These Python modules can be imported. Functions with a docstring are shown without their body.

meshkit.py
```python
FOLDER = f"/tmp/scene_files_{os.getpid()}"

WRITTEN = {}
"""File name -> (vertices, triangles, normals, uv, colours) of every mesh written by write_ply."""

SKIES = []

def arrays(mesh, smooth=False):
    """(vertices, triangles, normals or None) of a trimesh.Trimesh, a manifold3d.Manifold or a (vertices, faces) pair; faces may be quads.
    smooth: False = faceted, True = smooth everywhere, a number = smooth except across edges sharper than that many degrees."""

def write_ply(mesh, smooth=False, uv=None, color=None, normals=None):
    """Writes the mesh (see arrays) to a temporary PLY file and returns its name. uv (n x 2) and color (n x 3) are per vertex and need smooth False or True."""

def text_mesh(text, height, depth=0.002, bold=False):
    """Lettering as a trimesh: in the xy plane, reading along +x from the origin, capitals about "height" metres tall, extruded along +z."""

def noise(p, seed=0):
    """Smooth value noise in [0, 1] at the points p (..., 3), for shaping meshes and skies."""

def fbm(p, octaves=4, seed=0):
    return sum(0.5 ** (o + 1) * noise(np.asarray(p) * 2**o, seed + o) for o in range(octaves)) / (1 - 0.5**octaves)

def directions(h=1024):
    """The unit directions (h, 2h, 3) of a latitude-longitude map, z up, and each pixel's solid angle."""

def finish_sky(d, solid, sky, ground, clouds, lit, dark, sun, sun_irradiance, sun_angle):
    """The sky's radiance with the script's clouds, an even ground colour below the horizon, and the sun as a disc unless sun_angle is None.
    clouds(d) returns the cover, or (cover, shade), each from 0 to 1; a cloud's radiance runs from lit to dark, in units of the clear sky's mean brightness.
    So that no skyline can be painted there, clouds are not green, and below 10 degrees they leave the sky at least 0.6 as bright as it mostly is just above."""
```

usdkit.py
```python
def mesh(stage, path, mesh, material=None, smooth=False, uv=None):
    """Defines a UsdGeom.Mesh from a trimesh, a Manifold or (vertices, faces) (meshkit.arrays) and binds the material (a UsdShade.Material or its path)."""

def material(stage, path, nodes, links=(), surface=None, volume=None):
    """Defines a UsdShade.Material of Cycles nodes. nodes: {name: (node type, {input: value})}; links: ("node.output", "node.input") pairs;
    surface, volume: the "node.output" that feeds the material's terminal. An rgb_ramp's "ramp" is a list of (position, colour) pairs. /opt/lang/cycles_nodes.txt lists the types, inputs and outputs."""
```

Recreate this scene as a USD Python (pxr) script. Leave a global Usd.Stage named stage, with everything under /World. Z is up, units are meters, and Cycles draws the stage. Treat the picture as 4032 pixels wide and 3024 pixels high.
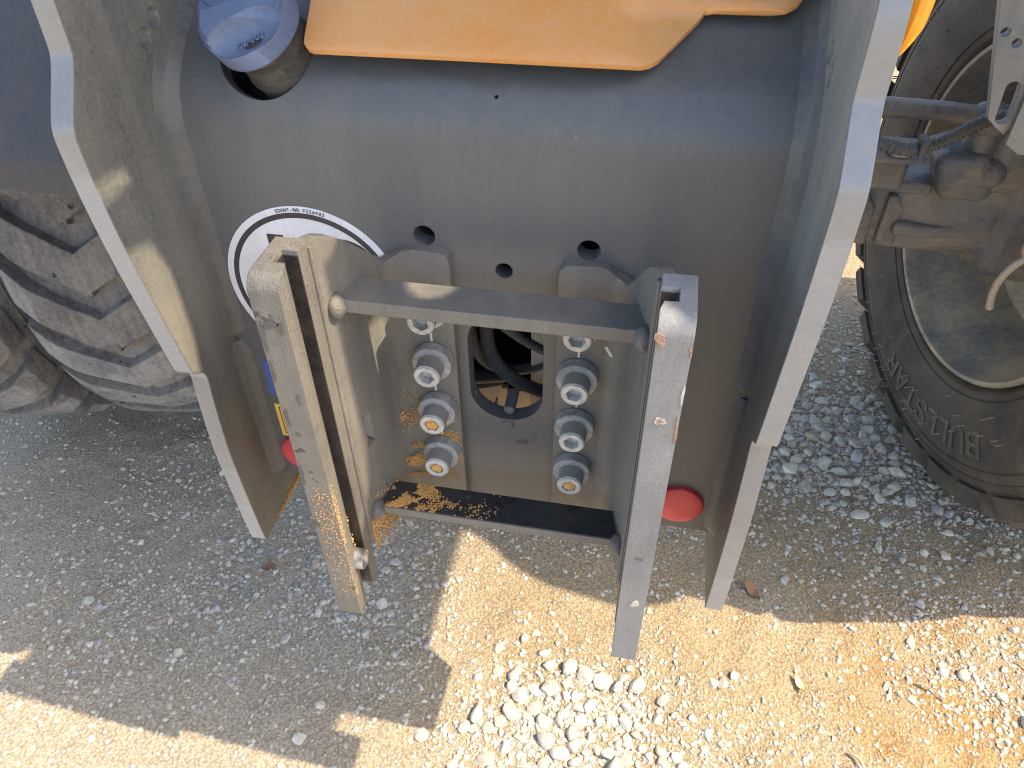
import math, random, numpy as np, trimesh, usdkit, meshkit
import manifold3d as m3
from pxr import Usd, UsdGeom, UsdLux, UsdShade, Gf, Sdf, Vt

stage = Usd.Stage.CreateInMemory()
UsdGeom.SetStageUpAxis(stage, UsdGeom.Tokens.z)
UsdGeom.SetStageMetersPerUnit(stage, 1.0)
UsdGeom.Xform.Define(stage, '/World')
UsdGeom.Scope.Define(stage, '/World/Looks')
rng = np.random.default_rng(7)
# The machine is measured in a local unit of S metres, its front plate in the plane y = 0, its origin GZ units above the ground.
S, GZ = 0.56, 1.10
def W(v): return (np.asarray(v, float) + [0, 0, GZ]) * S

# ---------------------------------------------------------------- camera, sky, sun, exposure
def camera():
    f, yaw, pitch, roll = 3024.8, 0.2002354, 0.7243461, 0.0157291
    C = W([0.27498, -1.05108, 1.19301])
    F = np.array([-math.sin(yaw)*math.cos(pitch), math.cos(yaw)*math.cos(pitch), -math.sin(pitch)])
    R = np.array([math.cos(yaw), math.sin(yaw), 0.0]); D = np.cross(F, R)
    R2 = math.cos(roll)*R + math.sin(roll)*D; D2 = -math.sin(roll)*R + math.cos(roll)*D
    c = UsdGeom.Camera.Define(stage, '/World/camera')
    M = Gf.Matrix4d(*R2, 0, *(-D2), 0, *(-F), 0, *C, 1)
    c.AddTransformOp().Set(M)
    c.CreateHorizontalApertureAttr(36.0); c.CreateVerticalApertureAttr(27.0)
    c.CreateFocalLengthAttr(36.0*f/4032)
    c.CreateClippingRangeAttr(Gf.Vec2f(0.01, 1000))
    c.CreateExposureAttr(EXPOSURE)
    return c
EXPOSURE = 1.88
SUN = np.array([1.0, -0.05, 1.30]); SUN /= np.linalg.norm(SUN)
camera()
dome = UsdLux.DomeLight.Define(stage, '/World/sky')
dome.GetPrim().SetCustomDataByKey('kind', 'structure')
sky = usdkit.material(stage, '/World/Looks/sky', {
    's': ('sky_texture', {'sky_type': 'single_scattering', 'sun_disc': False, 'sun_elevation': math.asin(SUN[2]), 'sun_rotation': math.atan2(SUN[0], SUN[1]), 'aerosol_density': 2.2, 'ozone_density': 1.0}),
    'b': ('background_shader', {'strength': 0.15})}, [('s.color', 'b.color')], surface='b.background')
UsdShade.MaterialBindingAPI.Apply(dome.GetPrim()).Bind(sky)
sun = UsdLux.DistantLight.Define(stage, '/World/sun')
sun.CreateNormalizeAttr(True); sun.CreateIntensityAttr(0.72); sun.CreateAngleAttr(0.53); sun.CreateColorAttr(Gf.Vec3f(1.0, 0.86, 0.66))
def look_z(d):
    z = np.asarray(d, float); x = np.cross([0, 0, 1], z); x /= np.linalg.norm(x); y = np.cross(z, x)
    return Gf.Matrix4d(*x, 0, *y, 0, *z, 0, 0, 0, 10, 1)
sun.AddTransformOp().Set(look_z(SUN))

# ---------------------------------------------------------------- materials
L = '/World/Looks/'
def paint(name, base, dust, amt=0.5, rough=0.45, streak=(30, 30, 2.5), big=5.0, chips=None, chip_at=0.70, bump=0.15, fine=220.0, metallic=0.0, bevel=0.0015, rust=(0.16, 0.06, 0.025), spec=0.5, vary=0.22, dusty_rough=0.8):
    n = {'g': ('geometry', {}),
         'ms': ('mapping', {'scale': streak}), 'ns': ('noise_texture', {'scale': 1.0, 'detail': 5.0, 'roughness': 0.6}),
         'nb': ('noise_texture', {'scale': big, 'detail': 6.0, 'roughness': 0.6}),
         'nf': ('noise_texture', {'scale': fine, 'detail': 3.0, 'roughness': 0.6}),
         'a1': ('math', {'math_type': 'multiply', 'value2': 0.55}), 'a2': ('math', {'math_type': 'multiply_add', 'value2': 0.7}), 'a3': ('math', {'math_type': 'multiply_add', 'value2': 0.45}),
         'r': ('map_range', {'from_min': 0.85 - vary, 'from_max': 0.85 + vary, 'to_min': max(0.0, amt - 0.4), 'to_max': min(1.0, amt + 0.4), 'clamp': True}),
         'mx': ('mix_color', {'a': base, 'b': dust}),
         'rr': ('map_range', {'from_min': 0.0, 'from_max': 1.0, 'to_min': rough, 'to_max': dusty_rough, 'clamp': True}),
         'bp': ('bump', {'strength': bump, 'distance': 0.002}),
         'bv': ('bevel', {'radius': bevel, 'samples': 4}),
         'p': ('principled_bsdf', {'metallic': metallic, 'specular_ior_level': spec})}
    l = [('g.position', 'ms.vector'), ('ms.vector', 'ns.vector'), ('g.position', 'nb.vector'), ('g.position', 'nf.vector'),
         ('ns.fac', 'a1.value1'), ('nb.fac', 'a2.value1'), ('a1.value', 'a2.value3'), ('nf.fac', 'a3.value1'), ('a2.value', 'a3.value3'),
         ('a3.value', 'r.value'), ('r.result', 'mx.fac'), ('r.result', 'rr.value'), ('rr.result', 'p.roughness'),
         ('nf.fac', 'bp.height'), ('bv.bevel', 'bp.normal'), ('bp.normal', 'p.normal')]
    out = 'mx.result'
    if chips:
        n.update({'nc': ('noise_texture', {'scale': chips, 'detail': 7.0, 'roughness': 0.55}), 'rc': ('map_range', {'from_min': chip_at, 'from_max': chip_at + 0.015, 'to_min': 0.0, 'to_max': 1.0, 'clamp': True}),
                  'mc': ('mix_color', {'b': rust})})
        l += [('g.position', 'nc.vector'), ('nc.fac', 'rc.value'), ('rc.result', 'mc.fac'), (out, 'mc.a')]
        out = 'mc.result'
    l.append((out, 'p.base_color'))
    return usdkit.material(stage, L + name, n, l, surface='p.BSDF')

GREY, DUST = (0.060, 0.064, 0.070), (0.20, 0.175, 0.13)
M = {}
M['plate'] = paint('grey_paint', (0.050, 0.053, 0.058), (0.128, 0.117, 0.097), amt=0.35, rough=0.27, vary=0.44, streak=(46, 46, 1.6), big=2.2, fine=160, bump=0.10, chips=70, chip_at=0.73, rust=(0.30, 0.27, 0.22), dusty_rough=0.62)
M['side'] = paint('grey_paint_side', (0.066, 0.065, 0.062), (0.215, 0.195, 0.150), amt=0.40, rough=0.30, streak=(30, 30, 2.5), big=5.0, fine=260, bump=0.16, dusty_rough=0.65)
M['edge'] = paint('sheen_painted_edge', (0.125, 0.126, 0.126), (0.21, 0.195, 0.165), amt=0.38, rough=0.20, streak=(50, 50, 40), big=9, fine=240, bump=0.06, spec=0.8, vary=0.4, dusty_rough=0.5, bevel=0.001)  # same grey paint, with the sky highlight put into a lighter colour
M['weld'] = paint('painted_weld', (0.050, 0.054, 0.060), (0.140, 0.120, 0.085), amt=0.36, rough=0.32, streak=(40, 40, 3), big=14, fine=120, bump=0.35)
M['bracket'] = paint('dusty_grey_bracket', (0.078, 0.075, 0.068), (0.172, 0.153, 0.120), amt=0.42, rough=0.42, streak=(60, 60, 5), big=9, fine=330, bump=0.30, chips=60, chip_at=0.76, rust=(0.10, 0.06, 0.035))
M['rail'] = paint('worn_grey_rail', (0.062, 0.058, 0.052), (0.175, 0.155, 0.120), amt=0.40, rough=0.5, streak=(70, 70, 6), big=12, fine=420, bump=0.55, chips=34, chip_at=0.66, rust=(0.045, 0.036, 0.030))
M['rail2'] = paint('grey_rail_bluish', (0.110, 0.111, 0.111), (0.22, 0.21, 0.19), amt=0.4, rough=0.38, streak=(60, 60, 8), big=10, fine=300, bump=0.22, chips=26, chip_at=0.715, rust=(0.20, 0.075, 0.04))
M['groove'] = paint('greasy_black_groove', (0.006, 0.006, 0.006), (0.05, 0.038, 0.026), amt=0.12, rough=0.35, big=30, fine=120, bump=0.4)
M['oily'] = paint('oily_black_steel', (0.013, 0.014, 0.016), (0.045, 0.040, 0.034), amt=0.15, rough=0.22, big=18, fine=200, bump=0.2)
M['orange'] = paint('orange_paint', (0.53, 0.195, 0.024), (0.50, 0.285, 0.125), amt=0.44, rough=0.42, streak=(5, 5, 14), big=5, fine=200, bump=0.03, dusty_rough=0.55, chips=16, chip_at=0.72, rust=(0.42, 0.36, 0.30))
M['bolt'] = paint('galvanised_bolt', (0.50, 0.475, 0.43), (0.22, 0.20, 0.17), amt=0.32, rough=0.55, streak=(120, 120, 120), big=60, fine=380, bump=0.35, metallic=0.0, spec=0.5, bevel=0.0012)
M['washer'] = paint('zinc_washer', (0.34, 0.33, 0.31), (0.17, 0.155, 0.135), amt=0.42, rough=0.5, streak=(120, 120, 120), big=70, fine=420, bump=0.35, vary=0.15)
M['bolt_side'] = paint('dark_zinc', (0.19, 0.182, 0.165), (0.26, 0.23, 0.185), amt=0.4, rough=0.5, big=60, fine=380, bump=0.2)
M['sand'] = paint('orange_sand', (0.42, 0.21, 0.055), (0.62, 0.36, 0.12), amt=0.5, rough=0.9, big=150, fine=500, bump=1.0, spec=0.1, bevel=0.0)
M['rubber'] = paint('dusty_rubber', (0.030, 0.026, 0.022), (0.105, 0.080, 0.055), amt=0.45, rough=0.75, streak=(18, 18, 18), big=9, fine=140, bump=0.5, dusty_rough=0.95, spec=0.3, bevel=0.008)
M['rubber_l'] = paint('worn_grey_rubber', (0.075, 0.070, 0.067), (0.20, 0.178, 0.152), amt=0.48, rough=0.7, streak=(90, 90, 10), big=14, fine=170, bump=1.0, chips=26, chip_at=0.67, rust=(0.028, 0.025, 0.023), vary=0.13, dusty_rough=0.95, spec=0.35, bevel=0.005)
M['letter'] = paint('dusty_letter_rubber', (0.040, 0.034, 0.028), (0.115, 0.090, 0.062), amt=0.45, rough=0.85, big=20, fine=160, bump=0.3, bevel=0.002)
M['whisker'] = paint('pale_whisker_rubber', (0.22, 0.18, 0.13), (0.34, 0.28, 0.2), amt=0.5, rough=0.8, bevel=0.0)
M['rim'] = paint('muddy_rim', (0.115, 0.115, 0.112), (0.38, 0.29, 0.17), amt=0.5, rough=0.6, streak=(9, 9, 9), big=7, fine=90, bump=0.4, dusty_rough=0.9, vary=0.14)
M['axle'] = paint('muddy_axle', (0.052, 0.058, 0.066), (0.20, 0.150, 0.095), amt=0.40, rough=0.42, streak=(9, 9, 9), big=6, fine=110, bump=0.6, dusty_rough=0.9, vary=0.14)
M['hanger'] = paint('dusty_hanger', (0.115, 0.115, 0.11), (0.26, 0.225, 0.165), amt=0.45, rough=0.55, streak=(40, 40, 3), big=7, fine=200, bump=0.3)
M['hose'] = paint('black_hose', (0.022, 0.023, 0.024), (0.13, 0.11, 0.085), amt=0.3, rough=0.5, big=20, fine=200, bump=0.3)
M['cable'] = paint('muddy_cable', (0.26, 0.20, 0.13), (0.42, 0.34, 0.24), amt=0.5, rough=0.8, big=20, fine=120, bump=0.5)
M['fender'] = paint('dark_plastic_fender', (0.020, 0.020, 0.024), (0.095, 0.08, 0.066), amt=0.28, rough=0.5, streak=(12, 12, 3), big=4, fine=150, bump=0.2, dusty_rough=0.8, bevel=0.004)
M['cap'] = paint('blue_plastic_cap', (0.050, 0.080, 0.165), (0.135, 0.150, 0.180), amt=0.45, rough=0.5, streak=(10, 10, 10), big=16, fine=200, bump=0.15, dusty_rough=0.75, bevel=0.003)
M['cap_text'] = paint('blue_cap_lettering', (0.075, 0.110, 0.20), (0.14, 0.165, 0.21), amt=0.4, rough=0.6, bump=0.0, bevel=0.0)
M['neck'] = paint('dusty_filler_neck', (0.013, 0.012, 0.011), (0.072, 0.058, 0.040), amt=0.42, rough=0.8, big=40, fine=260, bump=0.6)
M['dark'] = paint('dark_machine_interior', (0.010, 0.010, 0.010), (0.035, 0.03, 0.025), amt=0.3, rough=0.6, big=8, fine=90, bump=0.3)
M['pale'] = paint('sunlight_painted_metal', (0.40, 0.33, 0.24), (0.55, 0.46, 0.34), amt=0.5, rough=0.7, big=14, fine=150, bump=0.3)  # sunlight on the inner pieces is painted in as a pale colour
M['red'] = paint('red_reflector_plastic', (0.46, 0.012, 0.022), (0.50, 0.10, 0.09), amt=0.22, rough=0.28, streak=(260, 260, 6), big=18, fine=260, bump=0.05, bevel=0.001)
M['white'] = paint('white_sticker', (0.60, 0.595, 0.60), (0.44, 0.425, 0.41), amt=0.40, rough=0.5, streak=(60, 60, 20), big=20, fine=420, bump=0.05, bevel=0.0)
M['black'] = paint('black_print', (0.010, 0.010, 0.011), (0.05, 0.045, 0.04), amt=0.15, rough=0.5, fine=300, bump=0.02, bevel=0.0)
M['blue'] = paint('blue_sticker', (0.03, 0.075, 0.27), (0.08, 0.11, 0.24), amt=0.2, rough=0.4, bump=0.02, bevel=0.0)
M['yellow'] = paint('yellow_sticker', (0.72, 0.40, 0.015), (0.62, 0.42, 0.12), amt=0.2, rough=0.45, bump=0.02, bevel=0.0)
M['marker'] = paint('bright_orange_edge', (0.85, 0.27, 0.004), (0.85, 0.32, 0.02), amt=0.2, rough=0.3, bump=0.02)
M['chalk'] = paint('white_paint_mark', (0.55, 0.53, 0.49), (0.35, 0.33, 0.29), amt=0.3, rough=0.8, bump=0.1, bevel=0.0)
M['house'] = paint('shade_slab_grey', (0.06, 0.06, 0.06), (0.12, 0.11, 0.09), amt=0.3, rough=0.6, bump=0.1)
M['shiny'] = paint('shiny_pin', (0.62, 0.60, 0.56), (0.05, 0.04, 0.03), amt=0.35, rough=0.22, big=60, fine=60, bump=0.1, metallic=0.8, vary=0.12, dusty_rough=0.5)
M['leaf'] = paint('dry_leaf', (0.17, 0.085, 0.035), (0.26, 0.15, 0.07), amt=0.4, rough=0.8, bump=0.3, bevel=0.0)
M['leaf2'] = paint('yellow_leaf', (0.55, 0.40, 0.16), (0.6, 0.48, 0.26), amt=0.4, rough=0.8, bump=0.3, bevel=0.0)
M['twig'] = paint('dry_twig', (0.30, 0.22, 0.13), (0.44, 0.34, 0.21), amt=0.5, rough=0.85, bump=0.4, bevel=0.0)

def ground_mat():
    n = {'g': ('geometry', {}), 'n1': ('noise_texture', {'scale': 2.4, 'detail': 6.0, 'roughness': 0.62}), 'r1': ('rgb_ramp', {'ramp': [(0.30, (0.35, 0.255, 0.145)), (0.5, (0.385, 0.29, 0.175)), (0.72, (0.39, 0.325, 0.23))]}),
         'sx': ('separate_xyz', {}), 'gxr': ('map_range', {'from_min': 0.02, 'from_max': -0.32, 'to_min': 0.0, 'to_max': 0.50, 'clamp': True}), 'mg': ('mix_color', {'b': (0.44, 0.385, 0.305)}), 'off': ('vector_math', {'math_type': 'distance', 'vector2': (0.82, 0.08, 0.0)}), 'offr': ('map_range', {'from_min': 0.10, 'from_max': 0.42, 'to_min': 0.36, 'to_max': 0.0, 'clamp': True}),  # mg: greyer to the left, sky fill of the shade put into colour
         'n2': ('noise_texture', {'scale': 5.5, 'detail': 5.0, 'roughness': 0.6}), 'ad': ('math', {'math_type': 'add'}), 'r2': ('map_range', {'from_min': 0.60, 'from_max': 0.92, 'to_min': 0.0, 'to_max': 0.85, 'clamp': True}),
         'm2': ('mix_color', {'b': (0.36, 0.205, 0.075)}),
         'v': ('voronoi_texture', {'scale': 190.0, 'randomness': 1.0}), 'rv': ('rgb_ramp', {'ramp': [(0.0, (1.0, 1.0, 1.0)), (0.35, (0.92, 0.92, 0.92)), (0.65, (0.68, 0.66, 0.62)), (1.0, (0.6, 0.58, 0.55))]}), 'm3': ('mix_color', {'blend_type': 'multiply', 'fac': 1.0}),
         'n3': ('noise_texture', {'scale': 420.0, 'detail': 3.0, 'roughness': 0.7}), 'r3': ('map_range', {'from_min': 0.3, 'from_max': 0.7, 'to_min': 0.72, 'to_max': 1.28, 'clamp': True}), 'm4': ('mix_color', {'blend_type': 'multiply', 'fac': 1.0, 'use_clamp': False}),
         'hs': ('math', {'math_type': 'multiply_add', 'value2': -0.8}), 'b': ('bump', {'strength': 0.8, 'distance': 0.0035}),
         'p': ('principled_bsdf', {'roughness': 0.95, 'specular_ior_level': 0.15})}
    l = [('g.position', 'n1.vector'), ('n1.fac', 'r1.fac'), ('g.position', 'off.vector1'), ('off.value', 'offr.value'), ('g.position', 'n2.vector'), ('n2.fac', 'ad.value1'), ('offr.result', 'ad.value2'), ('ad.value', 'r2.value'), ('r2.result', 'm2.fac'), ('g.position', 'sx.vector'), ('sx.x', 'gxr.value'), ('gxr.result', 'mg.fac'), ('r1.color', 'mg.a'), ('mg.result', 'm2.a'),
         ('g.position', 'v.vector'), ('v.distance', 'rv.fac'), ('m2.result', 'm3.a'), ('rv.color', 'm3.b'), ('g.position', 'n3.vector'), ('n3.fac', 'r3.value'), ('m3.result', 'm4.a'), ('r3.result', 'm4.b'), ('m4.result', 'p.base_color'),
         ('v.distance', 'hs.value1'), ('n3.fac', 'hs.value3'), ('hs.value', 'b.height'), ('b.normal', 'p.normal')]
    return usdkit.material(stage, L + 'gravelly_soil', n, l, surface='p.BSDF')
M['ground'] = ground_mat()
def stone_mat(name, ramp):
    n = {'g': ('geometry', {}), 'o': ('object_info', {}), 'r': ('rgb_ramp', {'ramp': ramp}),
         'n': ('noise_texture', {'scale': 90.0, 'detail': 5.0, 'roughness': 0.65}), 'nr': ('map_range', {'from_min': 0.3, 'from_max': 0.7, 'to_min': 0.70, 'to_max': 1.18, 'clamp': True}),
         'mm': ('mix_color', {'blend_type': 'multiply', 'fac': 1.0, 'use_clamp': False}), 'b': ('bump', {'strength': 0.5, 'distance': 0.002}), 'bv': ('bevel', {'radius': 0.002, 'samples': 4}),
         'p': ('principled_bsdf', {'roughness': 0.9, 'specular_ior_level': 0.2})}
    l = [('o.random', 'r.fac'), ('g.position', 'n.vector'), ('n.fac', 'nr.value'), ('r.color', 'mm.a'), ('nr.result', 'mm.b'), ('mm.result', 'p.base_color'), ('n.fac', 'b.height'), ('bv.bevel', 'b.normal'), ('b.normal', 'p.normal')]
    return usdkit.material(stage, L + name, n, l, surface='p.BSDF')
M['stone'] = stone_mat('limestone', [(0.0, (0.43, 0.365, 0.27)), (0.45, (0.49, 0.43, 0.335)), (0.75, (0.40, 0.35, 0.275)), (0.9, (0.36, 0.335, 0.30)), (1.0, (0.40, 0.30, 0.19))])
M['stone2'] = stone_mat('grey_limestone', [(0.0, (0.47, 0.415, 0.325)), (0.5, (0.40, 0.355, 0.285)), (0.9, (0.37, 0.345, 0.305)), (1.0, (0.30, 0.29, 0.275))])
M['grain'] = stone_mat('fine_grit', [(0.0, (0.42, 0.33, 0.21)), (0.5, (0.48, 0.41, 0.30)), (0.85, (0.38, 0.35, 0.30)), (1.0, (0.30, 0.27, 0.23))])

# ---------------------------------------------------------------- mesh helpers (machine units)
EO = m3.FillRule.EvenOdd
def cs(*polys): return m3.CrossSection([np.asarray(p, float)[:, :2] for p in polys], EO)
def perm(man, order):
    T = np.zeros((3, 4))
    for row, col in enumerate(order): T[row, col] = 1
    return man.transform(T)
def ext_z(c, z0, z1): return m3.Manifold.extrude(c if isinstance(c, m3.CrossSection) else cs(c), z1 - z0).translate([0, 0, z0])
def ext_x(c, x0, x1): return perm(ext_z(c, x0, x1), (2, 0, 1))     # polygon given as (y, z)
def ext_y(c, y0, y1):                                              # polygon given as (x, z)
    if not isinstance(c, m3.CrossSection): c = cs(c)
    return perm(m3.Manifold.extrude(c.mirror([1, -1]) if False else c.transform(np.array([[0., 1, 0], [1, 0, 0]])), y1 - y0).translate([0, 0, y0]), (1, 2, 0))
def box(x0, x1, y0, y1, z0, z1): return m3.Manifold.cube([x1 - x0, y1 - y0, z1 - z0]).translate([x0, y0, z0])
def circ(cx, cz, r, n=40):
    a = np.linspace(0, 2*np.pi, n, endpoint=False); return np.c_[cx + r*np.cos(a), cz + r*np.sin(a)]
def rrect(x0, x1, z0, z1, r, n=8):
    out = []
    for (cx, cz, a0) in ((x1 - r, z1 - r, 0), (x0 + r, z1 - r, 90), (x0 + r, z0 + r, 180), (x1 - r, z0 + r, 270)):
        a = np.radians(np.linspace(a0, a0 + 90, n)); out += list(zip(cx + r*np.cos(a), cz + r*np.sin(a)))
    return np.array(out)
def frame(d):
    d = np.asarray(d, float)/np.linalg.norm(d); u = np.cross(d, [0, 0, 1]) if abs(d[2]) < 0.9 else np.cross(d, [1, 0, 0]); u /= np.linalg.norm(u)
    return u, np.cross(d, u), d
def lathe(profile, origin, axis, n=48, up=None):
    """profile: (radius, distance along the axis) pairs; an open or closed turned surface."""
    u, v, d = frame(axis); a = np.linspace(0, 2*np.pi, n, endpoint=False)
    P = np.array([[np.asarray(origin, float) + d*t + r*(np.cos(k)*u + np.sin(k)*v) for k in a] for r, t in profile]); k = len(profile)
    f = []
    for i in range(k - 1):
        for j in range(n):
            j2 = (j + 1) % n; f += [(i*n + j, i*n + j2, (i+1)*n + j2), (i*n + j, (i+1)*n + j2, (i+1)*n + j)]
    t = trimesh.Trimesh(P.reshape(-1, 3), f, process=False); t.merge_vertices(); t.update_faces(t.nondegenerate_faces()); t.fix_normals(); return t
def cyl(p0, p1, r, n=24, r2=None, bev=0.0):
    p0, p1 = np.asarray(p0, float), np.asarray(p1, float); h = np.linalg.norm(p1 - p0); r2 = r if r2 is None else r2
    return lathe([(0, 0), (r - bev, 0), (r, bev), (r2, h - bev), (r2 - bev, h), (0, h)] if bev else [(0, 0), (r, 0), (r2, h), (0, h)], p0, p1 - p0, n)
def smooth_path(pts, n=60):
    from scipy.interpolate import CubicSpline
    p = np.asarray(pts, float); t = np.r_[0, np.cumsum(np.linalg.norm(np.diff(p, axis=0), axis=1))]
    return CubicSpline(t, p)(np.linspace(0, t[-1], n))
def tube(path, r, n=12):
    path = np.asarray(path, float); r = np.broadcast_to(r, len(path)); T = np.gradient(path, axis=0); T /= np.linalg.norm(T, axis=1)[:, None]
    u = frame(T[0])[0]; rings = []; a = np.linspace(0, 2*np.pi, n, endpoint=False)
    for p, t, rad in zip(path, T, r):
        u = u - t*(u @ t); u /= np.linalg.norm(u); v = np.cross(t, u); rings.append(p + rad*(np.cos(a)[:, None]*u + np.sin(a)[:, None]*v))
    V = np.vstack(rings + [path[:1], path[-1:]]); k = len(path); f = []
    for i in range(k - 1):
        for j in range(n):
            j2 = (j + 1) % n; f += [(i*n + j, i*n + j2, (i+1)*n + j2), (i*n + j, (i+1)*n + j2, (i+1)*n + j)]
    for j in range(n): f += [(k*n, (j+1) % n, j), (k*n + 1, (k-1)*n + j, (k-1)*n + (j+1) % n)]
    return trimesh.Trimesh(V, f, process=False)
def corrugated(path, r, pitch, n=14):
    p = np.asarray(path, float); t = np.r_[0, np.cumsum(np.linalg.norm(np.diff(p, axis=0), axis=1))]; k = int(t[-1]/pitch*4)
    q = np.stack([np.interp(np.linspace(0, t[-1], k), t, p[:, i]) for i in range(3)], 1)
    return tube(q, r*(1 + 0.10*np.sign(np.sin(np.arange(k)*np.pi/2 + .4))), n)
def tm(x):
    if isinstance(x, m3.Manifold):
        m = x.to_mesh(); return trimesh.Trimesh(np.array(m.vert_properties[:, :3]), np.array(m.tri_verts), process=False)
    return x
def join(*xs): return trimesh.util.concatenate([tm(x) for x in xs])
def blob(c, rx, ry, rz, seed=0, amp=0.08, sub=3):
    t = trimesh.creation.icosphere(subdivisions=sub); v = t.vertices.copy(); v *= (1 + amp*(meshkit.fbm(v*2.2 + seed*3.7, 3)*2 - 1))[:, None]
    t.vertices = v*[rx, ry, rz] + np.asarray(c); return t

# ---------------------------------------------------------------- prims
used = {}
def path_for(parent, name):
    k = used.get((parent, name), 0); used[(parent, name)] = k + 1
    return f"{parent}/{name}" + (f"_{k:03d}" if k else '')
def put(name, mesh, mat, parent='/World', label=None, cat=None, group=None, kind=None, smooth=32, local=True):
    v, f, nrm = meshkit.arrays(tm(mesh), False) if not isinstance(mesh, tuple) else (*mesh, None)
    t = trimesh.Trimesh(W(v) if local else v, f, process=False)
    p = path_for(parent, name)
    m = usdkit.mesh(stage, p, t, M[mat], smooth=smooth); tag(m.GetPrim(), label, cat, group, kind)
    return p
def tag(o, label=None, cat=None, group=None, kind=None):
    for k, v in (('label', label), ('category', cat), ('group', group), ('kind', kind)):
        if v: o.SetCustomDataByKey(k, v)
EX = '/World/excavator'
tag(UsdGeom.Xform.Define(stage, EX).GetPrim(), 'dark grey wheeled excavator seen close up at its front plate and bolted coupling bracket', 'excavator')
def part(name, mesh, mat, parent=EX, label=None, kind=None, smooth=32): return put(name, mesh, mat, parent, label, kind=kind, smooth=smooth)

# ================================================================ GROUND
from scipy.interpolate import RegularGridInterpolator
gx = np.r_[[-60, -30, -15, -8, -5], np.arange(-3.4, 3.2, 0.022), [4, 6, 9, 16, 32, 60]]
gy = np.r_[[-60, -30, -12, -5, -2.5, -1.6], np.arange(-1.1, 1.75, 0.022), np.arange(1.75, 4.0, 0.05), [4.5, 6, 9, 16, 32, 60]]
XX, YY = np.meshgrid(gx, gy)
P = np.c_[XX.ravel(), YY.ravel(), np.zeros(XX.size)]
near = np.exp(-np.maximum(np.hypot(P[:, 0], P[:, 1]) - 4, 0))
H = ((meshkit.fbm(P*1.7, 4) - .5)*0.035 + (meshkit.fbm(P*9 + 5, 4) - .5)*0.022 + (meshkit.fbm(P*38 + 9, 3) - .5)*0.009)*near
Hg = RegularGridInterpolator((gy, gx), H.reshape(XX.shape), bounds_error=False, fill_value=0)
def gh(x, y): return Hg(np.c_[np.atleast_1d(y), np.atleast_1d(x)])
n_x, n_y = len(gx), len(gy)
ii = (np.arange(n_y - 1)[:, None]*n_x + np.arange(n_x - 1)).ravel()
F = np.vstack([np.c_[ii, ii + 1, ii + n_x + 1], np.c_[ii, ii + n_x + 1, ii + n_x]])
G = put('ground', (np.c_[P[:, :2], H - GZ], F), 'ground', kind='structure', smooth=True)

def stone_shape(k, npts=26):
    r = np.random.default_rng(100 + k); p = r.normal(size=(npts, 3)); p /= np.linalg.norm(p, axis=1)[:, None]
    p *= r.uniform(0.82, 1.08, (npts, 1)); p *= [1.0, r.uniform(0.62, 0.95), r.uniform(0.45, 0.75)]
    return trimesh.convex.convex_hull(p)
shapes = [stone_shape(k) for k in range(14)]
small = [stone_shape(40 + k, 12) for k in range(6)]
def rotz(a, tilt=(0, 0)):
    from scipy.spatial.transform import Rotation as R
    return R.from_euler('zxy', np.c_[a, tilt[0], tilt[1]])
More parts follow.
